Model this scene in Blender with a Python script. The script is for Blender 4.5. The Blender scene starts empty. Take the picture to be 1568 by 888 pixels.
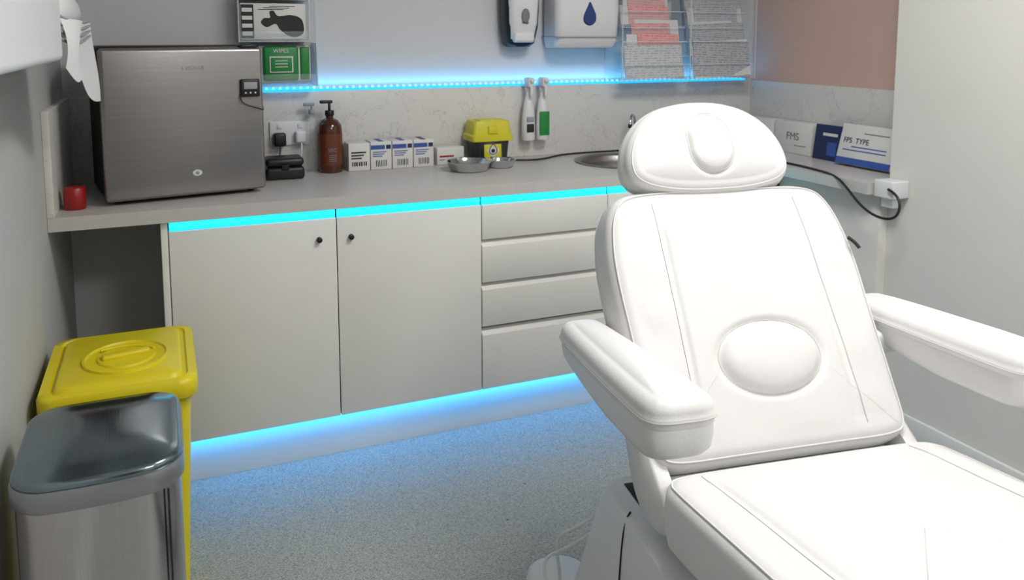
import bpy, bmesh, math, random
from mathutils import Vector, Matrix, Euler
random.seed(4)
scene=bpy.context.scene
COL=scene.collection
# ------------------------------------------------------------------ materials
def nodes_mat(name):
    m=bpy.data.materials.new(name); m.use_nodes=True
    nt=m.node_tree; b=nt.nodes["Principled BSDF"]
    return m,nt,b
def lin(c):
    return tuple(((v/255)/12.92 if v/255<=.04045 else ((v/255+.055)/1.055)**2.4) for v in c)
def mat(name,rgb,rough=.5,metal=0.,var=.04,scale=8.,bump=0.,bscale=80.,spec=.5,trans=0.,alpha=1.,emit=None,es=0.,coat=0.,stretch=None):
    m,nt,b=nodes_mat(name); c=lin(rgb)
    tc=nt.nodes.new("ShaderNodeTexCoord"); mp=nt.nodes.new("ShaderNodeMapping")
    nt.links.new(tc.outputs["Object"],mp.inputs[0])
    if stretch: mp.inputs["Scale"].default_value=stretch
    n=nt.nodes.new("ShaderNodeTexNoise"); n.inputs["Scale"].default_value=scale; n.inputs["Detail"].default_value=4
    nt.links.new(mp.outputs[0],n.inputs["Vector"])
    r=nt.nodes.new("ShaderNodeValToRGB")
    r.color_ramp.elements[0].position=.3; r.color_ramp.elements[1].position=.7
    r.color_ramp.elements[0].color=tuple(v*(1-var) for v in c)+(1,)
    r.color_ramp.elements[1].color=tuple(min(1,v*(1+var)) for v in c)+(1,)
    nt.links.new(n.outputs["Fac"],r.inputs[0]); nt.links.new(r.outputs[0],b.inputs["Base Color"])
    b.inputs["Roughness"].default_value=rough; b.inputs["Metallic"].default_value=metal
    b.inputs["Specular IOR Level"].default_value=spec
    b.inputs["Transmission Weight"].default_value=trans; b.inputs["Alpha"].default_value=alpha
    b.inputs["Coat Weight"].default_value=coat
    if emit: b.inputs["Emission Color"].default_value=lin(emit)+(1,); b.inputs["Emission Strength"].default_value=es
    if bump>0:
        n2=nt.nodes.new("ShaderNodeTexNoise"); n2.inputs["Scale"].default_value=bscale; n2.inputs["Detail"].default_value=3
        nt.links.new(mp.outputs[0],n2.inputs["Vector"])
        bp=nt.nodes.new("ShaderNodeBump"); bp.inputs["Strength"].default_value=bump; bp.inputs["Distance"].default_value=.002
        nt.links.new(n2.outputs["Fac"],bp.inputs["Height"]); nt.links.new(bp.outputs[0],b.inputs["Normal"])
    return m
def floor_mat():
    m,nt,b=nodes_mat("speckled_vinyl"); tc=nt.nodes.new("ShaderNodeTexCoord")
    v=nt.nodes.new("ShaderNodeTexVoronoi"); v.inputs["Scale"].default_value=360
    nt.links.new(tc.outputs["Object"],v.inputs["Vector"])
    r=nt.nodes.new("ShaderNodeValToRGB"); r.color_ramp.interpolation='CONSTANT'
    el=r.color_ramp.elements; el[0].position=0; el[0].color=lin((124,131,130))+(1,); el[1].position=.2; el[1].color=lin((154,160,158))+(1,)
    for p,c in ((.5,(163,168,165)),(.72,(146,152,151)),(.92,(180,182,176))):
        e=el.new(p); e.color=lin(c)+(1,)
    sp=nt.nodes.new("ShaderNodeSeparateColor"); nt.links.new(v.outputs["Color"],sp.inputs[0]); nt.links.new(sp.outputs[0],r.inputs[0])
    v2=nt.nodes.new("ShaderNodeTexVoronoi"); v2.inputs["Scale"].default_value=7; nt.links.new(tc.outputs["Object"],v2.inputs["Vector"])
    lt=nt.nodes.new("ShaderNodeMath"); lt.operation='LESS_THAN'; lt.inputs[1].default_value=.03; nt.links.new(v2.outputs["Distance"],lt.inputs[0])
    mx=nt.nodes.new("ShaderNodeMix"); mx.data_type='RGBA'; nt.links.new(lt.outputs[0],mx.inputs[0])
    nt.links.new(r.outputs[0],mx.inputs[6]); mx.inputs[7].default_value=lin((90,94,94))+(1,)
    nt.links.new(mx.outputs[2],b.inputs["Base Color"]); b.inputs["Roughness"].default_value=.42
    return m
def marble_mat(name,base,vein,scale=3.,rough=.3,w=.012):
    m,nt,b=nodes_mat(name); tc=nt.nodes.new("ShaderNodeTexCoord")
    n=nt.nodes.new("ShaderNodeTexNoise"); n.inputs["Scale"].default_value=scale; n.inputs["Detail"].default_value=9; n.inputs["Distortion"].default_value=.7; n.inputs["Roughness"].default_value=.62
    nt.links.new(tc.outputs["Object"],n.inputs["Vector"])
    r=nt.nodes.new("ShaderNodeValToRGB"); el=r.color_ramp.elements
    el[0].position=.0; el[0].color=lin(base)+(1,); el[1].position=1; el[1].color=lin(tuple(v-3 for v in base))+(1,)
    for p,c in ((.5-w,base),(.5,vein),(.5+w,base)): e=el.new(p); e.color=lin(c)+(1,)
    nt.links.new(n.outputs["Fac"],r.inputs[0])
    nt.links.new(r.outputs[0],b.inputs["Base Color"]); b.inputs["Roughness"].default_value=rough
    return m
def print_mat(name,base,ink,rot=(0,0,0)):
    m,nt,b=nodes_mat(name); tc=nt.nodes.new("ShaderNodeTexCoord")
    w=nt.nodes.new("ShaderNodeTexWave"); w.wave_type='BANDS'; w.bands_direction='Z'; w.inputs["Scale"].default_value=30; w.inputs["Distortion"].default_value=0
    nt.links.new(tc.outputs["Object"],w.inputs["Vector"])
    n=nt.nodes.new("ShaderNodeTexNoise"); n.inputs["Scale"].default_value=60; nt.links.new(tc.outputs["Object"],n.inputs["Vector"])
    a=nt.nodes.new("ShaderNodeMath"); a.operation='GREATER_THAN'; a.inputs[1].default_value=.7; nt.links.new(w.outputs["Fac"],a.inputs[0])
    c=nt.nodes.new("ShaderNodeMath"); c.operation='GREATER_THAN'; c.inputs[1].default_value=.5; nt.links.new(n.outputs["Fac"],c.inputs[0])
    d=nt.nodes.new("ShaderNodeMath"); d.operation='MULTIPLY'; nt.links.new(a.outputs[0],d.inputs[0]); nt.links.new(c.outputs[0],d.inputs[1])
    mx=nt.nodes.new("ShaderNodeMix"); mx.data_type='RGBA'; nt.links.new(d.outputs[0],mx.inputs[0]); mx.inputs[6].default_value=lin(base)+(1,); mx.inputs[7].default_value=lin(ink)+(1,)
    nt.links.new(mx.outputs[2],b.inputs["Base Color"]); b.inputs["Roughness"].default_value=.7
    return m
def emit_mat(name,rgb,s):
    m,nt,b=nodes_mat(name); c=lin(rgb)
    b.inputs["Base Color"].default_value=c+(1,); b.inputs["Emission Color"].default_value=c+(1,); b.inputs["Emission Strength"].default_value=s
    n=nt.nodes.new("ShaderNodeTexNoise"); n.inputs["Scale"].default_value=25
    tc=nt.nodes.new("ShaderNodeTexCoord"); nt.links.new(tc.outputs["Object"],n.inputs["Vector"])
    mr=nt.nodes.new("ShaderNodeMapRange"); mr.inputs[3].default_value=s*.85; mr.inputs[4].default_value=s*1.15
    nt.links.new(n.outputs["Fac"],mr.inputs[0]); nt.links.new(mr.outputs[0],b.inputs["Emission Strength"])
    return m
M={}
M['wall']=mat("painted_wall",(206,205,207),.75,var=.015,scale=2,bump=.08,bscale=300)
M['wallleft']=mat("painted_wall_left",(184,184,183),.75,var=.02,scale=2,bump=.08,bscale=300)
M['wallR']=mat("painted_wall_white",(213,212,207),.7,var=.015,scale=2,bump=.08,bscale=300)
M['pink']=mat("painted_wall_pink",(206,177,167),.75,var=.02,scale=2,bump=.08,bscale=300)
M['ceil']=mat("ceiling_paint",(225,225,222),.85,var=.01)
M['floor']=floor_mat()
M['counter']=marble_mat("laminate_worktop",(192,189,185),(184,181,177),9.,.34)
M['splash']=marble_mat("marble_upstand",(213,211,207),(190,188,185),4.5,.3,.008)
M['cab']=mat("matt_white_cabinet",(223,221,216),.42,var=.01)
M['cabin']=mat("cabinet_carcass",(150,148,144),.6,var=.02)
M['trim']=mat("white_trim",(222,222,220),.45,var=.01)
M['lea']=mat("white_leather",(220,219,218),.42,var=.01,scale=5,bump=.18,bscale=260,spec=.4)
M['stitch']=mat("stitch_thread",(182,180,178),.8,var=.05)
M['seam']=mat("leather_seam",(198,197,195),.6,var=.04)
M['plast']=mat("white_plastic",(220,221,223),.35,var=.01)
M['plastg']=mat("grey_plastic",(150,154,160),.45,var=.02)
M['black']=mat("black_plastic",(22,22,24),.4,var=.1)
M['blackm']=mat("black_matt",(14,14,15),.7,var=.1)
M['steel']=mat("brushed_steel",(152,148,145),.36,1.,var=.07,scale=6,bump=.12,bscale=30,stretch=(40,40,.6))
M['fsteel']=mat("fridge_steel",(154,150,148),.3,.95,var=.06,scale=4,bump=.08,bscale=30,stretch=(.6,40,40))
M['bsteel']=mat("bin_steel",(200,196,194),.14,1.,var=.04,scale=5,bump=.03,bscale=30,stretch=(60,60,.8))
M['lidsteel']=mat("bin_lid_steel",(136,150,158),.16,1.,var=.05,scale=5,bump=.05,bscale=20,stretch=(30,1,30))
M['rimsteel']=mat("bin_rim",(158,160,163),.3,.7,var=.03)
M['chrome']=mat("chrome",(205,208,210),.12,1.,var=.02)
M['yellow']=mat("yellow_plastic",(222,204,22),.42,var=.05,scale=5)
M['lime']=mat("yellow_container_plastic",(206,198,40),.4,var=.05)
M['dkgreen']=mat("dark_translucent_bin",(38,44,44),.3,var=.1)
M['amber']=mat("amber_bottle",(78,38,22),.15,var=.12,spec=.6)
M['amberl']=mat("amber_label",(104,52,32),.3,var=.06)
M['paper']=mat("paper",(222,222,222),.8,var=.02)
M['paperg']=print_mat("printed_leaflet_grey",(180,183,189),(140,143,150))
M['paperw']=print_mat("printed_leaflet_white",(202,203,207),(160,162,168))
M['pinkp']=print_mat("pink_leaflet",(230,164,164),(208,134,138))
M['navy']=mat("navy_card",(28,38,84),.5,var=.06)
M['blue']=mat("blue_print",(52,84,160),.5,var=.05)
M['card']=mat("white_card",(216,215,212),.55,var=.02)
M['cardk']=mat("black_print",(30,30,32),.6,var=.1)
M['green']=mat("green_pack",(26,132,58),.4,var=.08)
M['red']=mat("red_plastic",(150,24,22),.35,var=.05)
M['acr']=mat("clear_acrylic",(225,235,240),.08,var=.01,alpha=.12,spec=.8)
M['acre']=mat("acrylic_edge",(215,228,236),.15,var=.01,alpha=.65,spec=.8)
M['ledtop']=emit_mat("led_cyan_diffuser",(30,206,226),1.1)
M['ledblue']=emit_mat("led_blue_strip",(40,172,250),1.3)
M['ledbead']=emit_mat("led_bead",(120,218,255),1.7)
M['water']=mat("droplet_window_blue",(22,52,120),.15,var=.05)
M['greyp']=mat("grey_text_print",(120,122,126),.6,var=.05)
M['lens']=emit_mat("ceiling_panel_glow",(255,252,246),4.)
M['wood']=mat("reflection_door_veneer",(70,56,48),.45,var=.15,scale=4,stretch=(8,8,.6))  # dark tone for the added door that the bin steel reflects
# ------------------------------------------------------------------ helpers
def empty(name,loc=(0,0,0),rot=(0,0,0)):
    e=bpy.data.objects.new(name,None); e.location=loc; e.rotation_euler=rot; e.empty_display_size=.1; COL.objects.link(e); return e
def fin(bm,name,parent,m,loc=(0,0,0),rot=(0,0,0),smooth=False,mx=None):
    me=bpy.data.meshes.new(name); bmesh.ops.recalc_face_normals(bm,faces=bm.faces[:]); bm.to_mesh(me); bm.free()
    if isinstance(m,str): me.materials.append(M[m])
    else:
        for k in m: me.materials.append(M[k])
    ob=bpy.data.objects.new(name,me); COL.objects.link(ob)
    if mx is not None: ob.matrix_local=mx
    else: ob.location=loc; ob.rotation_euler=rot
    if parent: ob.parent=parent
    if smooth:
        for p in me.polygons: p.use_smooth=True
    return ob
def box(name,parent,lo,hi,m,bev=0.003,seg=2,rot=(0,0,0),taper=None):
    c=[(a+b)/2 for a,b in zip(lo,hi)]; s=[abs(b-a) for a,b in zip(lo,hi)]
    bm=bmesh.new(); bmesh.ops.create_cube(bm,size=1)
    for v in bm.verts:
        v.co=Vector((v.co.x*s[0],v.co.y*s[1],v.co.z*s[2]))
        if taper and v.co.z<0: v.co.x*=taper[0]; v.co.y*=taper[1]
    if bev>0: bmesh.ops.bevel(bm,geom=bm.edges[:],offset=min(bev,min(s)*.45),segments=seg,profile=.5,affect='EDGES')
    ob=fin(bm,name,parent,m,c,rot)
    if bev>0:
        for p in ob.data.polygons: p.use_smooth=True
        try: ob.data.set_sharp_from_angle(angle=math.radians(50))
        except Exception: pass
    return ob
def lathe(name,parent,prof,m,loc=(0,0,0),rot=(0,0,0),seg=48,sx=1,sy=1,sharp=50):
    bm=bmesh.new(); rings=[]
    for r,z in prof:
        if r<1e-6: rings.append([bm.verts.new((0,0,z))])
        else: rings.append([bm.verts.new((r*sx*math.cos(2*math.pi*i/seg),r*sy*math.sin(2*math.pi*i/seg),z)) for i in range(seg)])
    for a,b in zip(rings,rings[1:]):
        for i in range(seg):
            j=(i+1)%seg
            if len(a)==1 and len(b)==1: continue
            if len(a)==1: bm.faces.new((a[0],b[i],b[j]))
            elif len(b)==1: bm.faces.new((a[i],a[j],b[0]))
            else: bm.faces.new((a[i],a[j],b[j],b[i]))
    ob=fin(bm,name,parent,m,loc,rot,True)
    try: ob.data.set_sharp_from_angle(angle=math.radians(sharp))
    except Exception: pass
    return ob
def cyl(name,parent,c,r,h,m,rot=(0,0,0),seg=32,r2=None):
    r2=r if r2 is None else r2; b=min(.002,h*.2,r*.3)
    return lathe(name,parent,[(0,-h/2),(r-b,-h/2),(r,-h/2+b),(r2,h/2-b),(r2-b,h/2),(0,h/2)],m,c,rot,seg)
def tube(name,parent,pts,r,m,cyclic=False,res=6,mx=None,loc=(0,0,0)):
    cu=bpy.data.curves.new(name,'CURVE'); cu.dimensions='3D'; cu.bevel_depth=r; cu.bevel_resolution=3; cu.use_fill_caps=True
    s=cu.splines.new('NURBS' if len(pts)>2 else 'POLY'); s.points.add(len(pts)-1)
    for p,q in zip(s.points,pts): p.co=(*q,1)
    s.use_cyclic_u=cyclic
    if len(pts)>2: s.order_u=min(4,len(pts)); s.use_endpoint_u=not cyclic; s.resolution_u=res
    cu.materials.append(M[m]); tmp=bpy.data.objects.new(name+"_c",cu); COL.objects.link(tmp)
    dg=bpy.context.evaluated_depsgraph_get(); me=bpy.data.meshes.new_from_object(tmp.evaluated_get(dg))
    bpy.data.objects.remove(tmp); me.name=name
    ob=bpy.data.objects.new(name,me); COL.objects.link(ob)
    for p in me.polygons: p.use_smooth=True
    if mx is not None: ob.matrix_local=mx
    else: ob.location=loc
    if parent: ob.parent=parent
    return ob
def text(name,parent,s,size,m,loc,rot,ext=.0004,align='LEFT'):
    cu=bpy.data.curves.new(name,'FONT'); cu.body=s; cu.size=size; cu.extrude=ext; cu.align_x=align; cu.materials.append(M[m])
    tmp=bpy.data.objects.new(name+"_c",cu); COL.objects.link(tmp)
    dg=bpy.context.evaluated_depsgraph_get(); me=bpy.data.meshes.new_from_object(tmp.evaluated_get(dg)); bpy.data.objects.remove(tmp)
    ob=bpy.data.objects.new(name,me); COL.objects.link(ob); ob.location=loc; ob.rotation_euler=rot
    if parent: ob.parent=parent
    return ob
def catmull(pts,n=8,closed=True):
    out=[]; N=len(pts)
    for i in range(N if closed else N-1):
        p0,p1,p2,p3=[Vector(pts[(i+k-1)%N]) for k in range(4)]
        for j in range(n):
            t=j/n
            out.append(.5*((2*p1)+(-p0+p2)*t+(2*p0-5*p1+4*p2-p3)*t*t+(-p0+3*p1-3*p2+p3)*t**3))
    return out
def mirror(half):
    return half+[(-x,y) for x,y in reversed(half) if abs(x)>1e-6]
def rrect(w,d,r,n=8,cx=0,cy=0):
    o=[]
    for (sx,sy,a0) in ((1,1,0),(-1,1,90),(-1,-1,180),(1,-1,270)):
        for i in range(n+1):
            a=math.radians(a0+90*i/n); o.append(Vector((cx+sx*(w/2-r)+r*math.cos(a),cy+sy*(d/2-r)+r*math.sin(a))))
    return o
def resample(pts,n):
    L=[0]; N=len(pts)
    for i in range(N): L.append(L[-1]+(pts[(i+1)%N]-pts[i]).length)
    o=[]; k=0
    for i in range(n):
        d=L[-1]*i/n
        while L[k+1]<d: k+=1
        t=(d-L[k])/max(1e-9,L[k+1]-L[k]); o.append(pts[k].lerp(pts[(k+1)%N],t))
    return o
def inset(pts,e):
    N=len(pts); area=sum(pts[i].x*pts[(i+1)%N].y-pts[(i+1)%N].x*pts[i].y for i in range(N)); sg=1 if area>0 else -1
    o=[]
    for i in range(N):
        t=(pts[(i+1)%N]-pts[i-1]); t.normalize(); n=Vector((-t.y,t.x))*sg; o.append(pts[i]+n*e)
    return o
def cushion(name,parent,pts,thick,e,m,H=None,puff=.0,rings=50,mx=None,bulge=.0,bot=None):
    """upholstered slab: rounded edges, puffed & sculpted top.  top at z=0"""
    bm=bmesh.new(); N=len(pts); R=[]
    c=sum((Vector(p) for p in pts),Vector((0,0)))/N
    eb=bot if bot else e*.6
    prof=[(eb,-thick)]
    for k in range(1,5):
        a=math.radians(90*k/4); prof.append((eb*(1-math.sin(a)),-thick+eb*(1-math.cos(a))))
    for k in range(1,5):
        t=k/5; prof.append((-bulge*math.sin(math.pi*t),-thick+eb+(thick-eb-e)*t))
    for k in range(0,8):
        a=math.radians(90*k/8); prof.append((e*(1-math.cos(a)),-e+e*math.sin(a)))
    for d,z in prof:
        q=inset(pts,d); R.append([bm.verts.new((p.x,p.y,z)) for p in q])
    q=inset(pts,e)
    for j in range(rings):
        s=1-j/rings; row=[]
        for p in q:
            P=c+(p-c)*s; z=puff*(1-s**3)
            if H: z+=H(P.x,P.y)*min(1,(1-s)*12)
            row.append(bm.verts.new((P.x,P.y,z)))
        R.append(row)
    for a,b in zip(R,R[1:]):
        for i in range(N):
            j=(i+1)%N; bm.faces.new((a[i],a[j],b[j],b[i]))
    zc=puff+(H(c.x,c.y) if H else 0); cv=bm.verts.new((c.x,c.y,zc))
    for i in range(N): bm.faces.new((R[-1][i],R[-1][(i+1)%N],cv))
    bm.faces.new(R[0])
    return fin(bm,name,parent,m,smooth=True,mx=mx)
def loft(name,parent,secs,m,mx=None,smooth=True,loc=(0,0,0),rot=(0,0,0),sharp=40):
    bm=bmesh.new(); R=[[bm.verts.new(p) for p in s] for s in secs]; N=len(secs[0])
    for a,b in zip(R,R[1:]):
        for i in range(N):
            j=(i+1)%N; bm.faces.new((a[i],a[j],b[j],b[i]))
    bm.faces.new(R[0]); bm.faces.new(R[-1])
    ob=fin(bm,name,parent,m,loc,rot,smooth,mx)
    try: ob.data.set_sharp_from_angle(angle=math.radians(sharp))
    except Exception: pass
    return ob
def rr3(w,d,r,z,cx=0,cy=0,n=6): return [(p.x,p.y,z) for p in rrect(w,d,r,n,cx,cy)]
# ------------------------------------------------------------------ camera
f=1257.6
cd=bpy.data.cameras.new("camera"); cam=bpy.data.objects.new("camera",cd); COL.objects.link(cam); scene.camera=cam
cd.sensor_width=36; cd.lens=f/1571*36; cd.shift_y=-(445-199)/1571; cd.clip_start=.02
cam.location=(0,0,1.408); cam.rotation_euler=Euler((math.radians(90)-.1137,0,-.4049),'XYZ')
# ------------------------------------------------------------------ room shell
XL,XR,XP,YB,YF,ZC=-.31,2.34,2.61,3.17,-1.6,2.5
YC=2.09
box("floor",None,(XL-.1,YF-.1,-.1),(XP+.3,YB+.1,0),'floor',0)
box("ceiling",None,(XL-.1,YF-.1,ZC),(XP+.3,YB+.1,ZC+.1),'ceil',0)
box("wall_back",None,(XL-.1,YB,0),(XP+.3,YB+.1,ZC),'wall',0)
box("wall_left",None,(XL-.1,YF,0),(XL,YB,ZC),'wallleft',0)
box("wall_right",None,(XR,YF,0),(XP+.3,YC,ZC),'wallR',0)
box("wall_recess",None,(XP,YC,0),(XP+.3,YB,ZC),'pink',0)
box("wall_front",None,(XL-.1,YF-.1,0),(XP+.3,YF,ZC),'wall',0)
box("baseboard_right",None,(XR-.014,YF,0),(XR,YC,.1),'trim',.004)
box("baseboard_left",None,(XL,YF,0),(XL+.014,YB,.1),'trim',.004)
box("trim_1",None,(2.30,YC+.001,0),(XP,2.60,.86),'wallR',.002)
box("trim_2",None,(XL,YB-.02,.9),(XP,YB,1.2),'splash',.002)
box("trim_3",None,(XP-.02,YC,.9),(XP,YB-.02,1.2),'splash',.002)
box("trim_4",None,(XL,2.58,.9),(XL+.02,YB-.02,1.2),'splash',.002)
d1=empty("added_reflection_door",(0,0,0)); box("leaf",d1,(-.05,YF,0),(.72,YF+.04,2.0),'wood',.003)  # unseen door, added to give the pedal bin dark bands to reflect
box("frame_1",d1,(-.12,YF,0),(-.055,YF+.05,2.07),'trim',.004); box("frame_2",d1,(.725,YF,0),(.79,YF+.05,2.07),'trim',.004); box("frame_3",d1,(-.12,YF,2.005),(.79,YF+.05,2.07),'trim',.004)
tube("lever",d1,[(.64,YF+.04,1.0),(.64,YF+.09,1.0),(.56,YF+.09,1.0)],.009,'chrome')
# ------------------------------------------------------------------ worktop with sink hole
SX,SY,SR=1.73,2.865,.185
def worktop():
    bm=bmesh.new()
    pts=[(XL+.001,2.58),(XP-.001,2.58),(XP-.001,YB-.001),(XL+.001,YB-.001)]
    vs=[bm.verts.new((x,y,.9)) for x,y in pts]; fc=bm.faces.new(vs)
    r=bmesh.ops.extrude_face_region(bm,geom=[fc])
    for g in r['geom']:
        if isinstance(g,bmesh.types.BMVert): g.co.z=.86
    ob=fin(bm,"worktop",None,'counter')
    c=lathe("cut",None,[(0,-.1),(SR,-.1),(SR,.1),(0,.1)],'counter',(SX,SY,.9))
    md=ob.modifiers.new("b",'BOOLEAN'); md.operation='DIFFERENCE'; md.object=c; md.solver='EXACT'
    dg=bpy.context.evaluated_depsgraph_get(); me=bpy.data.meshes.new_from_object(ob.evaluated_get(dg))
    ob.modifiers.clear(); ob.data=me; bpy.data.objects.remove(c); return ob
worktop()
box("worktop_return",None,(2.24,YC+.001,.86),(XP-.001,2.58,.9),'counter',0)
sink=empty("sink",(SX,SY,.9))
lathe("bowl",sink,[(.205,.001),(.207,.004),(.2,.006),(.188,.003),(.18,-.004),(.176,-.03),(.172,-.12),(.15,-.145),(.03,-.15),(.025,-.155),(0,-.155),(0,-.157),(.155,-.15),(.18,-.12),(.183,-.002)],'steel')
tap=empty("tap",(1.92,3.10,.9))
cyl("base",tap,(0,0,.016),.020,.03,'chrome')
tube("spout",tap,[(0,0,.03),(0,0,.11),(0,0,.150),(-.03,-.03,.172),(-.06,-.06,.163),(-.065,-.065,.12)],.006,'chrome')
cyl("collar",tap,(-.065,-.065,.122),.008,.018,'black')
tube("lever",tap,[(0,0,.05),(.05,0,.07)],.006,'chrome')
# ------------------------------------------------------------------ cabinets
cab=empty("base_cabinet",(0,0,0))
box("end_panel",cab,(-.02,2.598,.0),(-.001,3.14,.859),'cab',.001)
box("carcass_front",cab,(0,2.623,.16),(2.28,2.640,.826),'cabin',.0)
box("carcass_floor",cab,(0,2.64,.16),(2.28,3.14,.178),'cabin',.0)
box("plinth",cab,(-.0,2.665,0),(2.28,2.683,.159),'trim',.001)
g=.0018
def front(n,x0,x1,z0,z1): box(n,cab,(x0+g,2.60,z0+g),(x1-g,2.6205,z1-g),'cab',.0015)
front("door_leaf_1",0,.5,.16,.829); front("door_leaf_2",.5,1,.16,.829)
for i,(z0,z1) in enumerate(((.703,.829),(.549,.682),(.390,.526),(.16,.362))):
    front("drawer_front_%d"%(i+1),1.0,1.5,z0,z1)
    if i:
        bm=bmesh.new()
        a=[(1.0+g,2.6005,z1-.002),(1.0+g,2.619,z1+.019),(1.0+g,2.6215,z1+.019),(1.0+g,2.6215,z1-.002)]
        A=[bm.verts.new(p) for p in a]; Bv=[bm.verts.new((1.5-g,p[1],p[2])) for p in a]
        bm.faces.new(A); bm.faces.new(Bv)
        for k in range(4): bm.faces.new((A[k],A[(k+1)%4],Bv[(k+1)%4],Bv[k]))
        fin(bm,"drawer_lip_%d"%i,cab,'cab')
front("door_leaf_3",1.5,2.0,.16,.829); front("door_leaf_4",2.0,2.28,.16,.829)
for i,x in enumerate((.443,.545,1.56)):
    cyl("knob_%d"%(i+1),cab,(x,2.592,.762),.0088,.016,'black',(math.pi/2,0,0))
l1=empty("led_strip_light",(0,0,0))
for i,(a,b) in enumerate(((.003,.497),(.503,.997),(1.003,1.497),(1.503,2.23))):
    box("diffuser_%d"%i,l1,(a,2.609,.8285),(b,2.615,.8592),'ledtop',.0)
l2=empty("led_strip_light",(0,0,0)); box("diffuser",l2,(.0,2.632,.153),(2.25,2.642,.159),'ledblue',0)
l3=empty("led_strip_light",(0,0,0))
box("tape",l3,(.30,3.153,1.2005),(2.56,3.166,1.2095),'ledblue',0)
bm=bmesh.new(); x=.31
while x<2.55:
    bmesh.ops.create_cube(bm,size=.008,matrix=Matrix.Translation((x,3.157,1.2135))); x+=.025
fin(bm,"beads",l3,'ledbead')
# ------------------------------------------------------------------ fridge
ang=math.atan2(.075,.47)
fr=empty("mini_fridge",(-.165,2.68,.9),(0,0,ang))
W_,D_,H_=.476,.375,.478
box("body",fr,(.004,.04,.014),(W_-.004,D_,H_-.004),'blackm',.006)
box("top_panel",fr,(.0,.035,H_-.012),(W_,D_,H_),'black',.005)
box("door_leaf",fr,(0,0,.012),(W_,.036,H_-.006),'fsteel',.012,5)
box("door_gasket",fr,(.008,.033,.02),(W_-.008,.044,H_-.015),'black',.002)
box("hinge",fr,(.41,.004,H_-.008),(.46,.04,H_+.004),'black',.003)
for i,(x,y) in enumerate(((.04,.06),(W_-.04,.06),(.04,D_-.05),(W_-.04,D_-.05))): cyl("foot_%d"%i,fr,(x,y,.0085),.014,.015,'black')
lathe("badge",fr,[(0,.002),(.014,.002),(.0145,0),(.011,-.001)],'chrome',(.262,-.001,.083),(math.pi/2,0,0),sx=1.,sy=.7)
cyl("lock",fr,(.262,-.003,.083),.006,.004,'plastg',(math.pi/2,0,0))
text("wordmark",fr,"COOLER",.017,'plastg',(.262,-.001,.405),(math.pi/2,0,0),align='CENTER')
th=empty("fridge_thermometer",(0,0,0)); th.parent=fr
box("case",th,(.402,-.013,.315),(.462,.0,.372),'black',.004)
box("display",th,(.411,-.0145,.340),(.453,-.012,.362),'plastg',.001)
for i in range(3): cyl("btn_%d"%i,th,(.416+i*.015,-.0135,.328),.003,.003,'plast',(math.pi/2,0,0),16)
tube("probe_wire",th,[(.405,-.006,.33),(.396,-.01,.31),(.41,-.012,.29),(.44,-.012,.283),(.475,-.008,.27),(.482,.03,.268),(.482,.05,.30)],.0018,'black')
# ------------------------------------------------------------------ wall items
def wallbox(name): return empty(name,(0,0,0))
gb=wallbox("glove_box")
box("carton",gb,(.27,3.075,1.395),(.50,3.165,1.525),'card',.003)
box("print_black",gb,(.272,3.0735,1.40),(.315,3.0755,1.52),'cardk',0)
for i in range(4): box("stripe_%d"%i,gb,(.275,3.0725,1.41+i*.028),(.31,3.0738,1.424+i*.028),'card',0)
gl=catmull([(.34,1.455),(.36,1.44),(.39,1.452),(.405,1.432),(.43,1.412),(.46,1.405),(.488,1.42),(.487,1.46),(.47,1.478),(.44,1.484),(.40,1.48),(.385,1.498),(.37,1.495),(.372,1.474),(.35,1.472)],4)
bm=bmesh.new(); vs=[bm.verts.new((p[0],3.0742,p[1])) for p in gl]; bm.faces.new(vs); fin(bm,"glove_print",gb,'cardk')
for i in range(3): box("print_line_%d"%i,gb,(.33+.02*i,3.0735,1.502+i*.006),(.42+.02*i,3.0755,1.504+i*.006),'cardk',0)
gb2=wallbox("glove_box"); box("carton",gb2,(.27,3.08,1.545),(.50,3.165,1.675),'card',.003); box("print",gb2,(.28,3.0785,1.555),(.40,3.0805,1.60),'cardk',0)
for i in range(3): box("stripe_%d"%i,gb2,(.41,3.0785,1.56+.02*i),(.49,3.0805,1.57+.02*i),'cardk',0)
hd=wallbox("acrylic_glove_holder")
box("base_shelf",hd,(.262,3.06,1.387),(.508,3.168,1.392),'acre',.001); box("front_lip",hd,(.262,3.058,1.387),(.508,3.062,1.425),'acr',.001)
box("mid_shelf",hd,(.262,3.06,1.537),(.508,3.168,1.541),'acre',.001)
for k,x in enumerate((.260,.506,.53)): box("side_%d"%k,hd,(x,3.06,1.387),(x+.004,3.168,1.70),'acr',.001); box("edge_%d"%k,hd,(x,3.057,1.387),(x+.004,3.06,1.70),'acre',.0)
wp=wallbox("wipes_pack")
box("pack_white",wp,(.30,3.10,1.235),(.52,3.165,1.375),'card',.02,4)
box("pack_green",wp,(.345,3.085,1.245),(.47,3.11,1.372),'green',.010,3)
box("pack_end",wp,(.478,3.093,1.25),(.51,3.105,1.368),'green',.004,3)
box("flap",wp,(.365,3.081,1.275),(.45,3.0865,1.335),'card',.006,3); box("flap_inner",wp,(.370,3.0795,1.28),(.445,3.0825,1.33),'green',.004,3)
for i in range(3): box("line_%d"%i,wp,(.385,3.079,1.295+i*.011),(.43,3.0799,1.298+i*.011),'card',0)
text("label",wp,"WIPES",.02,'card',(.407,3.084,1.348),(math.pi/2,0,0),align='CENTER')
h2=wallbox("wipes_holder")
box("shelf",h2,(.30,3.07,1.226),(.535,3.168,1.23),'acre',.001); box("lip",h2,(.30,3.069,1.226),(.535,3.073,1.27),'acr',.001); box("side",h2,(.532,3.07,1.226),(.536,3.168,1.384),'acre',.001)
sd=empty("soap_dispenser",(1.365,3.168,1.37))
S=[]
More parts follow.
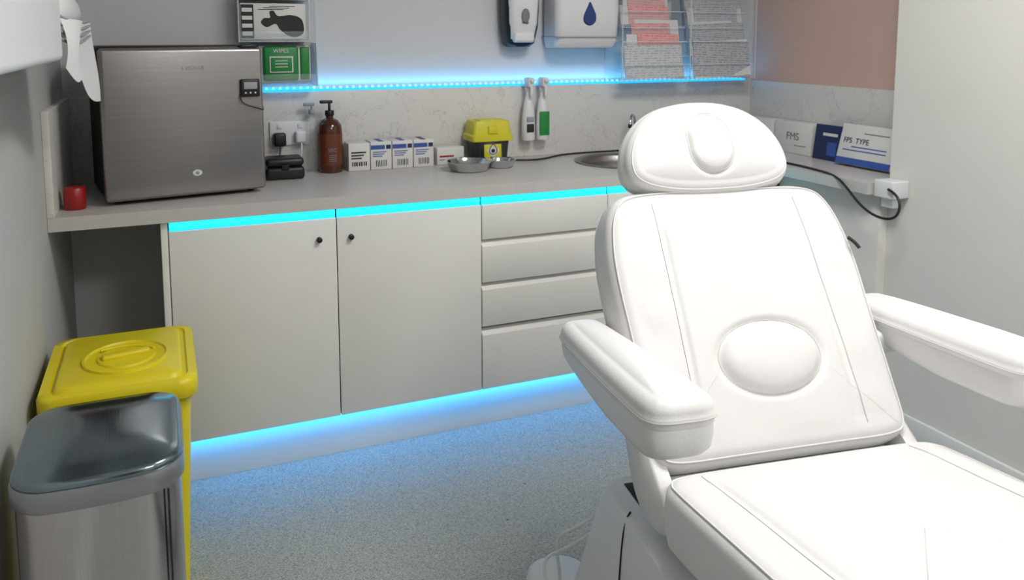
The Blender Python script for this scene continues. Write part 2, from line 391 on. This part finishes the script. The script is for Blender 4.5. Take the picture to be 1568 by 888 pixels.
for z,w,d,y in ((.0,.09,.075,-.04),(.015,.12,.09,-.047),(.08,.138,.105,-.054),(.16,.145,.11,-.056),(.24,.145,.105,-.054),(.27,.135,.09,-.047)):
    S.append(rr3(w,d,.03,z,0,y))
loft("back_shell",sd,[[(x*1.06,y*.98,z-.006) for x,y,z in s] for s in S],'black')
S2=[[(x*.92,y-.012,z+.012) for x,y,z in s] for s in S]; loft("cover",sd,S2,'plast')
lathe("window",sd,[(0,.003),(.02,.003),(.022,0)],'greyp',(0,-.125,.12),(math.pi/2,0,0),sx=.8,sy=1.3)
box("push_bar",sd,(-.045,-.118,.012),(.045,-.08,.055),'plast',.012,4)
text("logo",sd,"soap",.016,'cardk',(0,-.122,.088),(math.pi/2,0,0),align='CENTER')
td=empty("paper_towel_dispenser",(1.64,3.168,1.36))
S=[rr3(.28,.12,.03,.0,0,-.065),rr3(.292,.145,.03,.03,0,-.077),rr3(.298,.155,.035,.15,0,-.082),rr3(.295,.15,.035,.30,0,-.08),rr3(.28,.12,.03,.34,0,-.065)]
loft("casing",td,S,'plast'); box("tray",td,(-.13,-.155,.0),(.13,-.03,.018),'acr',.006,3)
box("seam",td,(-.148,-.16,.044),(.148,-.0,.0465),'plastg',.0)
dp=catmull([(0,.185),(.012,.165),(.026,.135),(.024,.108),(0,.095),(-.024,.108),(-.026,.135),(-.012,.165)],6)
bm=bmesh.new(); A=[bm.verts.new((p[0],-.1625,p[1])) for p in dp]; Bv=[bm.verts.new((p[0]*1.1,-.157,(p[1]-.135)*1.1+.135)) for p in dp]; bm.faces.new(A)
for i in range(len(A)): bm.faces.new((A[i],A[(i+1)%len(A)],Bv[(i+1)%len(A)],Bv[i]))
fin(bm,"droplet_window",td,'water')
for k,x in enumerate((1.405,1.47)):
    sb=empty("spray_bottle",(x,3.105,.975))
    lathe("bottle",sb,[(0,0),(.026,0),(.029,.005),(.029,.06),(.027,.11),(.018,.165),(.011,.19),(.011,.21),(0,.21)],'plast',sy=.8)
    cyl("collar",sb,(0,0,.213),.0135,.02,'plast'); box("trigger_head",sb,(-.014,-.035,.222),(.014,.02,.262),'plast',.008,3)
    cyl("nozzle",sb,(0,-.038,.25),.008,.014,'plast',(math.pi/2,0,0)); box("trigger",sb,(-.006,-.036,.185),(.006,-.028,.228),'plast',.003)
    box("hook",sb,(-.01,.012,.222),(.01,.044,.229),'plast',.002)
    if k: box("label",sb,(-.022,-.0255,.02),(.022,-.018,.12),'green',.006,3)
    else:
        box("label",sb,(-.016,-.0265,.035),(.016,-.018,.07),'cardk',.006,3); box("label_2",sb,(-.016,-.0255,.078),(.016,-.018,.10),'plastg',.004,3)
# leaflet rack
rk=empty("leaflet_rack",(0,0,0))
for i,x in enumerate((1.80,2.145,2.50)):
    box("side_%d"%i,rk,(x,3.02,1.215),(x+.004,3.168,1.78),'acr',.001); box("edge_%d"%i,rk,(x,3.017,1.215),(x+.004,3.02,1.78),'acre',0)
box("back",rk,(1.80,3.163,1.215),(2.504,3.167,1.78),'acr',.001)
k=0
for col,(x0,x1) in enumerate(((1.825,2.125),(2.17,2.485))):
    for t in range(6):
        zb=(1.225,1.325,1.385,1.455,1.52,1.59)[t]; yy=3.03+t*.018
        box("pocket_%d"%k,rk,(x0-.015,yy-.006,zb-.004),(x1+.015,yy-.003,zb+.06),'acr',.0,rot=(math.radians(-8),0,0))
        box("pocket_edge_%d"%k,rk,(x0-.015,yy-.014,zb+.058),(x1+.015,yy-.011,zb+.061),'acre',.0)
        box("pocket_base_%d"%k,rk,(x0-.015,yy-.006,zb-.006),(x1+.015,yy+.03,zb-.003),'acre',.0)
        for j in range(3 if t else 5):
            if col==0 and t>=1: mt='pinkp' if j!=1 else 'paper'
            elif col==0: mt=('paperw','paper','paperg')[j%3]
            else: mt=('paperg','paper','paperw')[j%3]
            w=(x1-x0)*(.97 if t==0 else random.uniform(.72,.95)); 
            if mt=='pinkp': w*=.75
            xo=random.uniform(0,(x1-x0)-w); hh=(.155 if t==0 else .088)+random.uniform(-.014,.01)
            box("sheet_%d_%d"%(k,j),rk,(x0+xo,yy+.004+j*.004,zb),(x0+xo+w,yy+.0062+j*.004,zb+hh),mt,.0,rot=(math.radians(-9-j*2.2),random.uniform(-.05,.05),0))
        k+=1
so=empty("double_wall_socket",(0,0,0))
box("plate",so,(.365,3.140,1.0),(.51,3.150,1.09),'plast',.003)
for i,x in enumerate((.40,.475)): box("switch_%d"%i,so,(x-.008,3.136,1.064),(x+.008,3.141,1.08),'card',.001)
p1=empty("power_plug",(0,0,0)); box("plug",p1,(.375,3.105,1.0),(.42,3.139,1.05),'black',.008,3); tube("flex",p1,[(.397,3.11,1.0),(.395,3.09,.96),(.38,3.08,.93),(.37,3.10,.904)],.003,'black')
p2=empty("power_plug",(0,0,0)); box("plug",p2,(.455,3.108,1.01),(.495,3.139,1.055),'plast',.008,3); tube("flex",p2,[(.475,3.11,1.01),(.475,3.09,.97),(.465,3.10,.93),(.45,3.11,.904)],.003,'plast')
# ------------------------------------------------------------------ things on the worktop
C=.9005
pb=empty("pump_bottle",(.575,3.075,C))
lathe("bottle",pb,[(0,0),(.042,0),(.045,.004),(.045,.155),(.043,.175),(.03,.195),(.014,.203),(.014,.215),(0,.215)],'amber')
lathe("label",pb,[(.0455,.03),(.0457,.032),(.0457,.145),(.0455,.147)],'amberl'); cyl("collar",pb,(0,0,.222),.017,.02,'black')
cyl("stem",pb,(0,0,.245),.005,.04,'black'); box("pump_head",pb,(-.035,-.009,.258),(.012,.009,.27),'black',.004,3)
text("label_text",pb,"SBC",.02,'greyp',(0,-.0465,.08),(math.pi/2,0,0),align='CENTER'); 
for i in range(4): box("print_%d"%i,pb,(-.014,-.0468,.045+i*.007),(.014,-.0455,.0475+i*.007),'greyp',0)
pb2=empty("pump_bottle",(.515,3.105,C)); lathe("bottle",pb2,[(0,0),(.024,0),(.026,.003),(.026,.17),(.01,.2),(.01,.22),(0,.22)],'acr'); cyl("collar",pb2,(0,0,.226),.012,.018,'plastg'); box("pump_head",pb2,(-.03,-.007,.248),(.01,.007,.26),'plastg',.003); cyl("stem",pb2,(0,0,.24),.004,.02,'plastg')
for i in range(4):
    x=.638+i*.0845; b=empty("medical_supply_box",(x,3.05,C)); hgt=.104 if i==0 else .108
    box("carton",b,(0,0,0),(.081,.085,hgt),'card',.0015)
    if i==0:
        for q in range(9): box("barcode_%d"%q,b,(.012+q*.0065,-.0012,.018),(.0145+q*.0065+.001*(q%3),.0005,.034),'cardk',0)
        for q in range(3): box("print_%d"%q,b,(.01,-.0012,.045+q*.011),(.05+.008*q,.0005,.050+q*.011),'cardk',0)
    else:
        box("band",b,(.001,-.0012,.078),(.055,.0005,.094),'blue',0); box("dot",b,(.060,-.0012,.078),(.078,.0005,.094),'navy',0)
        for q in range(3): box("print_%d"%q,b,(.008,-.0012,.05+q*.008),(.045+.008*q,.0005,.053+q*.008),'blue',0)
        for q in range(7): box("barcode_%d"%q,b,(.02+q*.0065,-.0012,.012),(.0225+q*.0065,.0005,.036),'cardk',0)
    box("tape_top",b,(.03,.0,hgt-.0005),(.05,.084,hgt+.0008),('card','blue','blue','navy')[i],0)
b=empty("small_carton",(.992,3.065,C),(0,0,.05)); box("carton",b,(0,0,0),(.115,.06,.068),'card',.002); box("print",b,(.01,-.001,.03),(.07,.001,.036),'red',0); box("print_2",b,(.01,-.001,.018),(.09,.001,.021),'greyp',0)
b=empty("black_case",(.325,2.955,C),(0,0,-.03)); box("case_base",b,(0,0,0),(.135,.10,.045),'black',.012,4); box("case_lid",b,(.001,.001,.046),(.134,.099,.078),'black',.014,4); box("latch",b,(.055,-.004,.035),(.08,.002,.055),'blackm',.002)
sh=empty("sharps_container",(1.21,3.075,C))
loft("body",sh,[rr3(.135,.10,.015,0),rr3(.15,.115,.018,.09),rr3(.152,.117,.018,.10)],'dkgreen')
loft("lid_rim",sh,[rr3(.172,.13,.014,.090),rr3(.176,.132,.014,.096),rr3(.175,.13,.014,.112),rr3(.162,.117,.014,.118),rr3(.154,.108,.014,.162),rr3(.146,.10,.014,.170)],'lime',sharp=35)
box("lid_handle",sh,(-.05,-.045,.166),(.05,.03,.174),'lime',.003,3)
box("lid_tab",sh,(-.02,-.064,.12),(.02,-.05,.15),'lime',.003)
box("warning_label",sh,(-.037,-.0585,.012),(.037,-.052,.085),'lime',.001,rot=(math.radians(-4),0,0))
b=box("warning_diamond",sh,(-.02,-.0605,.032),(.02,-.0585,.072),'card',0,rot=(0,math.radians(45),0)); 
tube("diamond_outline",sh,[(0,-.062,.080),(.028,-.062,.052),(0,-.062,.024),(-.028,-.062,.052),(0,-.062,.080)],.0014,'cardk')
cyl("biohazard_mark",sh,(0,-.061,.052),.008,.002,'cardk',(math.pi/2,0,0),16)
for i,(x,y,r,hh) in enumerate(((1.065,2.90,.090,.036),(1.205,2.925,.060,.03))):
    bo=empty("steel_bowl",(x,y,C))
    lathe("bowl",bo,[(0,0),(r*.72,0),(r*.8,.004),(r*.93,hh*.85),(r*1.04,hh),(r*1.05,hh+.002),(r*.92,hh),(r*.78,.006),(r*.7,.003),(0,.003)],'chrome')
tube("power_cable",None,[(1.31,3.05,C+.004),(1.40,2.99,C+.004),(1.5,3.08,C+.004),(1.62,3.125,C+.004),(1.75,3.12,C+.004),(1.85,3.12,C+.004)],.0038,'black')
cyl("red_cap",None,(-.248,2.70,C+.0325),.03,.065,'red')
def cart(name,x,y0,y1,dx,hz,tilt,m='card'):
    b=empty(name,(x,y0,C),(0,tilt,0)); box("carton",b,(0,0,0),(dx,y1-y0,hz),m,.002); return b
b=cart("implant_box",2.515,2.90,3.11,.07,.135,0); box("print",b,(-.001,.03,.07),(.0005,.09,.074),'greyp',0)
text("label",b,"FMS",.042,'greyp',(-.001,.12,.055),(math.pi/2,0,-math.pi/2))
b=cart("implant_box",2.515,2.66,2.885,.07,.135,0); box("print",b,(-.001,.03,.035),(.0005,.1,.038),'greyp',0)
text("label",b,"FMS",.046,'greyp',(-.001,.15,.06),(math.pi/2,0,-math.pi/2)); 
b=cart("navy_medical_box",2.50,2.49,2.635,.045,.145,.12,'navy'); box("print",b,(-.001,.02,.10),(.0005,.1,.112),'card',0)
box("panel",b,(-.001,.02,.02),(.0005,.07,.075),'blue',0)
b=cart("prosthesis_box",2.455,2.20,2.465,.035,.16,.26); b.location.z+=.0095; box("band",b,(-.001,.0,.0),(.0005,.264,.026),'blue',0)
text("label",b,"FPS  TYPE",.03,'navy',(-.001,.245,.085),(math.pi/2,0,-math.pi/2)); box("line_1",b,(-.001,.03,.125),(.0005,.15,.129),'greyp',0); box("line_2",b,(-.001,.03,.055),(.0005,.24,.059),'blue',0); box("line_3",b,(-.001,.03,.069),(.0005,.20,.073),'blue',0)
tr=empty("surface_socket",(0,0,0)); box("back_box",tr,(2.262,2.005,.855),(2.339,2.086,.915),'plast',.004,3); box("stem",tr,(2.28,2.02,.82),(2.32,2.07,.856),'plast',.004)
tube("power_cable",None,[(2.25,2.98,C+.004),(2.24,2.75,C+.004),(2.30,2.6,C+.004),(2.27,2.35,C+.004),(2.235,2.22,C+.005),(2.220,2.14,.85),(2.215,2.06,.80),(2.225,1.97,.79),(2.245,1.95,.83),(2.252,1.97,.88),(2.257,2.02,.89)],.0045,'black')
# paper dispenser on left wall
pd=empty("couch_roll_dispenser",(0,0,0))
S=[]
for y,s in ((.85,.96),(.87,1),(1.61,1),(1.63,.96)):
    S.append([(-.231+(px)*s,y,1.555+pz*s) for px,pz in [(p.x,p.y) for p in rrect(.155,.38,.012,6)]])
loft("casing",pd,S,'plast')
cyl("paper_roll",pd,(-.232,1.95,1.46),.062,.60,'paper',(math.pi/2,0,0)); cyl("core",pd,(-.232,1.95,1.46),.02,.64,'plastg',(math.pi/2,0,0))
box("bracket",pd,(-.305,1.62,1.44),(-.2,1.648,1.52),'plastg',.004); box("bracket_2",pd,(-.308,2.262,1.43),(-.22,2.276,1.49),'plastg',.003)
for i in range(4): tube("roll_layer_%d"%i,pd,[(-.162,1.655,1.445-.013*i),(-.150,1.80,1.432-.016*i),(-.150,2.0,1.435-.013*i),(-.155,2.28,1.445-.012*i)],.003,'plastg')
bm=bmesh.new(); rows=[]
for i in range(21):
    t=i/20; row=[]
    for j in range(17):
        u=j/16
        x=-.160+.014*u+.008*math.sin(t*3+u*5)+.012*t*math.sin(u*6)
        y=1.67+.62*u+t*(.04-.02*u)
        z=1.44-t*(.09+.10*u+.012*math.sin(u*9))
        row.append(bm.verts.new((x,y,z)))
    rows.append(row)
for a,b_ in zip(rows,rows[1:]):
    for j in range(16): bm.faces.new((a[j],a[j+1],b_[j+1],b_[j]))
fin(bm,"paper_sheet",pd,'paper',smooth=True)
# ------------------------------------------------------------------ bins
def bino(w,d,r,z,b=.016,n=80):
    q=resample(rrect(w,d,r,10),n)
    o=[]
    for p in q:
        k=1-(2*p.x/w)**2
        o.append((p.x,p.y+(-b*k if p.y<0 else b*.3*k)*min(1,abs(p.y)/(d/2)),z))
    return o
bn=empty("pedal_bin",(-.132,1.678,0))
loft("plinth",bn,[bino(.262,.300,.05,0),bino(.262,.300,.05,.03)],'black')
loft("body",bn,[bino(.268,.306,.055,.03),bino(.270,.308,.055,.30),bino(.270,.308,.055,.605)],'bsteel')
loft("rim",bn,[bino(.278,.318,.058,.603),bino(.282,.322,.058,.607),bino(.284,.324,.058,.634),bino(.28,.32,.058,.642)],'rimsteel')
cushion("lid_top",bn,[Vector(p[:2]) for p in bino(.278,.318,.058,0)],.018,.010,'lidsteel',puff=.016,rings=14,mx=Matrix.Translation((0,0,.657)))
box("hinge",bn,(-.05,.155,.55),(.05,.172,.61),'black',.004); box("pedal",bn,(-.05,-.21,.01),(.05,-.15,.025),'steel',.005)
tube("seam",bn,[(.112,-.156,.04),(.112,-.156,.60)],.0018,'black')
yb=empty("clinical_waste_bin",(-.12,2.215,0))
loft("body",yb,[rr3(.26,.32,.035,.0),rr3(.262,.322,.035,.02),rr3(.305,.375,.04,.50),rr3(.31,.38,.04,.565)],'yellow')
Z=.018
loft("lid_rim",yb,[rr3(.335,.405,.04,.535+Z),rr3(.342,.412,.042,.54+Z),rr3(.342,.412,.042,.572+Z),rr3(.334,.404,.04,.582+Z),rr3(.30,.37,.035,.584+Z),rr3(.293,.363,.033,.577+Z),rr3(.28,.35,.03,.577+Z),rr3(.272,.342,.03,.588+Z),rr3(.262,.332,.03,.591+Z)],'yellow',sharp=60)
lathe("lid_ring",yb,[(.105,0),(.104,.006),(.098,.007),(.095,.002),(.07,.001),(.068,.006),(.0,.007)],'yellow',(0.01,-.02,.591+Z),sx=.95,sy=1.05)
box("lid_grip",yb,(-.045,-.035,.594+Z),(.065,-.008,.608+Z),'yellow',.006,3,rot=(0,0,.2))
tube("lid_hook",yb,[(-.05,.03,.598+Z),(-.01,.05,.60+Z),(.05,.04,.60+Z),(.075,.0,.598+Z)],.004,'yellow')
# ------------------------------------------------------------------ treatment chair
ch=empty("treatment_chair",(1.11,1.19,0),(0,0,math.radians(-8.5)))
def gauss(d,w): return math.exp(-(d/w)**2)
def ell(x,y,cx,cy,a,b_,h,gd=.007):
    q=math.sqrt(((x-cx)/a)**2+((y-cy)/b_)**2); d=(q-1)*min(a,b_)
    z=-gd*gauss(d,.007)
    if q<1: z+=h*(1-q**3)
    return z
def ring(cx,cy,a,b_,z,n=40): return [(cx+a*math.cos(2*math.pi*i/n),cy+b_*math.sin(2*math.pi*i/n),z) for i in range(n)]
def hfun(puff,outline,e,H):
    """height of a cushion surface at (x,y) — used to lay seams exactly on it"""
    q=inset(outline,e); c=sum((Vector(p) for p in outline),Vector((0,0)))/len(outline)
    def hh(x,y):
        d=Vector((x,y))-c; L=d.length
        if L<1e-6: return puff+H(x,y)
        best=None; bd=-2
        for p in q:
            v=p-c; k=v.dot(d)/(v.length*L)
            if k>bd: bd=k; best=v.length
        s=L/best
        return puff*(1-s**3)+H(x,y)*min(1,max(0,(1-s)*12))
    return hh
A_=math.radians(56)
MB=Matrix.Translation((0,0,.60))@Matrix.Rotation(A_,4,'X')
bo=catmull(mirror([(0,-.01),(.12,-.01),(.245,-.008),(.284,.02),(.290,.10),(.294,.25),(.298,.36),(.294,.44),(.276,.515),(.237,.558),(.15,.57),(0,.568)]),10)
def bx(y): return .176-.012*y/.57
def Hb(x,y):
    z=-.0042*gauss(abs(x)-bx(y),.008)
    z+=ell(x,y,0.006,.180,.116,.074,.018)
    z+=.0016*math.sin(x*23+y*9)*math.sin(y*17)
    z+=.0012*math.sin(y*60+x*14)*gauss(abs(x)-.24,.06)
    return z
cushion("backrest",ch,bo,.115,.034,'lea',Hb,.012,90,MB,bulge=.004)
hb=hfun(.012,bo,.034,Hb)
for s in (-1,1):
    tube("stitch_back_%d"%(s+1),ch,[(s*(bx(y)+.010),y,hb(s*(bx(y)+.010),y)+.0003) for y in [.03+.02*k for k in range(26)]],.0009,'stitch',mx=MB,res=3)
tube("back_pillow_seam",ch,[(p[0],p[1],hb(p[0],p[1])+.0002) for p in ring(.006,.180,.1175,.0755,0)],.0012,'seam',True,mx=MB,res=3)
tube("back_piping",ch,[(p.x,p.y,-.0048) for p in inset(bo,.013)[::3]],.0018,'lea',True,mx=MB)
tube("back_piping_2",ch,[(p.x,p.y,-.085) for p in inset(bo,-.002)[::3]],.0022,'lea',True,mx=MB)
loft("back_shell",ch,[[(p.x*.93,(p.y-.28)*.93+.28,-.113) for p in bo],[(p.x*.93,(p.y-.28)*.93+.28,-.125) for p in bo]],'plast',mx=MB)
MH=Matrix.Translation((-.012,.314,1.064))@Matrix.Rotation(math.radians(64),4,'X')@Matrix.Translation((0,0,.012))
ho=[p*1.03 for p in catmull(mirror([(0,-.012),(.08,-.009),(.15,.004),(.188,.028),(.197,.065),(.185,.112),(.155,.155),(.11,.187),(.055,.204),(0,.208)]),10)]
def Hh(x,y):
    dy=max(0,abs(y-.104)-.016); q=math.sqrt(x*x+dy*dy); d=q-.055
    z=-.005*gauss(d,.006)
    if d<0: z+=.007*(1-(q/.055)**4)
    return z
cushion("headrest",ch,ho,.09,.030,'lea',Hh,.013,110,MH,bulge=.006,bot=.02)
hh_=hfun(.013,ho,.030,Hh)
pill=[]
for i in range(44):
    a=2*math.pi*i/44; pill.append((.056*math.cos(a),.104+.056*math.sin(a)+(.016 if math.sin(a)>0 else -.016)))
tube("head_pillow_seam",ch,[(x,y,hh_(x,y)+.0004) for x,y in pill],.0014,'seam',True,mx=MH,res=3)
tube("head_piping",ch,[(p.x,p.y,-.007) for p in inset(ho,.011)[::3]],.0018,'lea',True,mx=MH)
tube("headrest_bar_1",ch,[(-.06,.30,.95),(-.06,.38,1.12)],.008,'chrome'); tube("headrest_bar_2",ch,[(.06,.30,.95),(.06,.38,1.12)],.008,'chrome')
MS=Matrix.Translation((0,-.02,.600))@Matrix.Rotation(math.radians(-8),4,'X')
so_=catmull(mirror([(0,-.70),(.15,-.70),(.27,-.695),(.298,-.66),(.305,-.50),(.305,-.28),(.305,-.09),(.298,-.035),(.265,-.006),(.15,.0),(0,.0)]),10)
def Hs(x,y):
    z=-.0042*gauss(abs(x)-.215,.008)
    z+=ell(x,y,.050,-.56,.088,.060,.014)
    z+=.0014*math.sin(x*19+y*7)*math.sin(y*15)
    return z
cushion("seat_cushion",ch,so_,.12,.03,'lea',Hs,.012,90,MS,bulge=.004)
hs=hfun(.012,so_,.03,Hs)
tube("seat_piping",ch,[(p.x,p.y,-.0048) for p in inset(so_,.012)[::3]],.0018,'lea',True,mx=MS)
for s in (-1,1): tube("stitch_seat_%d"%(s+1),ch,[(s*.225,y,hs(s*.225,y)+.0003) for y in [-.035-.02*k for k in range(32)]],.0009,'stitch',mx=MS,res=3)
tube("seat_pillow_seam",ch,[(p[0],p[1],hs(p[0],p[1])+.0002) for p in ring(.05,-.56,.0895,.0615,0)],.0012,'seam',True,mx=MS,res=3)
lo_=catmull(mirror([(0,-1.10),(.15,-1.095),(.25,-1.05),(.285,-.98),(.295,-.88),(.295,-.76),(.285,-.725),(.25,-.715),(.12,-.712),(0,-.712)]),10)
cushion("leg_cushion",ch,lo_,.10,.028,'lea',lambda x,y:-.004*gauss(abs(x)-.2,.008),.012,50,MS)
loft("seat_shell",ch,[[(p.x*.9,(p.y+.3)*.9-.3,-.118) for p in so_],[(p.x*.86,(p.y+.3)*.86-.3,-.16) for p in so_]],'plast',mx=MS)
def armrest(s):
    MA=Matrix.Translation((s*.354,.02,.828))@Matrix.Rotation(math.radians(-4.5),4,'X')
    o=catmull(mirror([(0,-.262),(.035,-.260),(.056,-.244),(.062,-.20),(.060,-.05),(.055,.1),(.049,.2),(.042,.235),(.022,.248),(0,.25)]),8)
    cushion("armrest_pad",ch,o,.052,.024,'lea',None,.010,16,MA,bulge=.003)
    tube("armrest_piping",ch,[(p.x,p.y,-.032) for p in inset(o,-.003)[::2]],.0014,'seam',True,mx=MA)
    secs=[]
    for zz,sc,ya in ((-.044,.98,0),(-.064,.98,0),(-.086,.94,.004),(-.098,.86,.012),(-.103,.72,.02)):
        row=[]
        for p in o:
            t=max(0,min(1,(p.y+.05)/.30))
            row.append((p.x*sc,p.y*(sc*.5+.5)+ya*.3,-.044+(zz+.044)*(1-.45*t)))
        secs.append(row)
    loft("armrest_base",ch,secs,'lea',mx=MA,sharp=80)
    box("armrest_bracket",ch,(s*.27 if s>0 else -.35,.12,.715),(.35 if s>0 else -.27,.235,.765),'plast',.012,3)
armrest(-1); armrest(1)
for s in (-1,1):
    prof=[(-.05,.50),(.02,.47),(.10,.50),(.16,.60),(.20,.70),(.19,.73),(.13,.72),(.05,.62),(-.03,.56)]
    q=catmull(prof,5)
    loft("side_cover",ch,[[(s*.262,p[0],p[1]) for p in q],[(s*.286,p[0],p[1]) for p in q],[(s*.292,.07+(p[0]-.07)*.9,.6+(p[1]-.6)*.92) for p in q]],'lea',sharp=80)
box("hinge_cover",ch,(-.26,-.06,.46),(.26,.05,.56),'plast',.02,3)
tube("recline_lever",ch,[(.275,.225,.955),(.290,.215,.945),(.294,.207,.933)],.004,'black')
def sec(w,y0,y1,z,r=.05): return rr3(w,y1-y0,r,z,0,(y0+y1)/2)
loft("base_cover",ch,[sec(.70,-.62,.40,.03),sec(.70,-.62,.40,.06),sec(.67,-.56,.33,.22),sec(.64,-.50,.27,.38),sec(.62,-.48,.245,.445),sec(.59,-.46,.23,.455)],'plast')
loft("base_plinth",ch,[sec(.66,-.60,.38,.0),sec(.66,-.60,.38,.031)],'plastg')
box("base_slot",ch,(-.27,.12,.4545),(-.17,.20,.4575),'blackm',.001)
tube("panel_gap",ch,[(-.297,.10,.456),(-.312,.095,.445),(-.322,.09,.38),(-.337,.07,.22),(-.352,.05,.06)],.002,'blackm')
loft("lift_column",ch,[sec(.34,-.35,.05,.455),sec(.32,-.34,.03,.52)],'plastg')
for s in (-1,1):
    loft("foot",ch,[rr3(.16,.30,.07,.0,s*.32,.42,8),rr3(.165,.31,.07,.02,s*.32,.42,8),rr3(.15,.29,.065,.06,s*.32,.42,8),rr3(.11,.24,.05,.078,s*.32,.42,8)],'plast',sharp=80)
tube("power_lead",ch,[(-.29,.27,.36),(-.33,.33,.28),(-.37,.37,.26),(-.36,.38,.18),(-.34,.40,.10),(-.38,.36,.085)],.004,'plast')
tube("handset_lead",ch,[(-.28,.27,.33),(-.34,.36,.21),(-.39,.40,.20),(-.40,.38,.14),(-.36,.33,.09)],.004,'plast')
# ------------------------------------------------------------------ lights
def area(name,loc,rot,sx,sy,p,col=(1,1,1),spread=180):
    l=bpy.data.lights.new(name,'AREA'); l.shape='RECTANGLE'; l.size=sx; l.size_y=sy; l.energy=p; l.color=col; l.spread=math.radians(spread)
    o=bpy.data.objects.new(name,l); o.location=loc; o.rotation_euler=rot; COL.objects.link(o); return o
for nm,x,y in (("a",1.3,1.25),("b",1.0,-.5)):  # panel b is added behind the camera as unseen fill
    pl=empty("ceiling_light_panel",(x,y,ZC)); box("frame",pl,(-.31,-.31,-.02),(.31,.31,0),'trim',.002); box("lens",pl,(-.29,-.29,-.024),(.29,.29,-.019),'lens',0)
area("ceiling_lamp",(1.3,1.25,ZC-.03),(0,0,0),.58,.58,26.5,(1,.985,.96))
area("ceiling_lamp",(1.0,-.5,ZC-.03),(0,0,0),.58,.58,26,(1,.985,.96))  # added fill lamp, brightens cabinets and backrest from the front
area("led_light_plinth",(1.13,2.637,.150),(math.radians(10),0,0),2.25,.008,2.5,(.02,.39,1.))
area("led_light_ledge",(1.45,3.150,1.2195),(math.radians(180),0,0),2.2,.006,1.3,(.07,.5,1.))
area("led_light_worktop",(1.13,2.606,.845),(math.radians(80),0,0),2.25,.008,.5,(.05,.7,1.))
w=bpy.data.worlds.new("world"); scene.world=w; w.use_nodes=True; w.node_tree.nodes["Background"].inputs[0].default_value=(.8,.85,.9,1); w.node_tree.nodes["Background"].inputs[1].default_value=.3
scene.view_settings.view_transform='Standard'
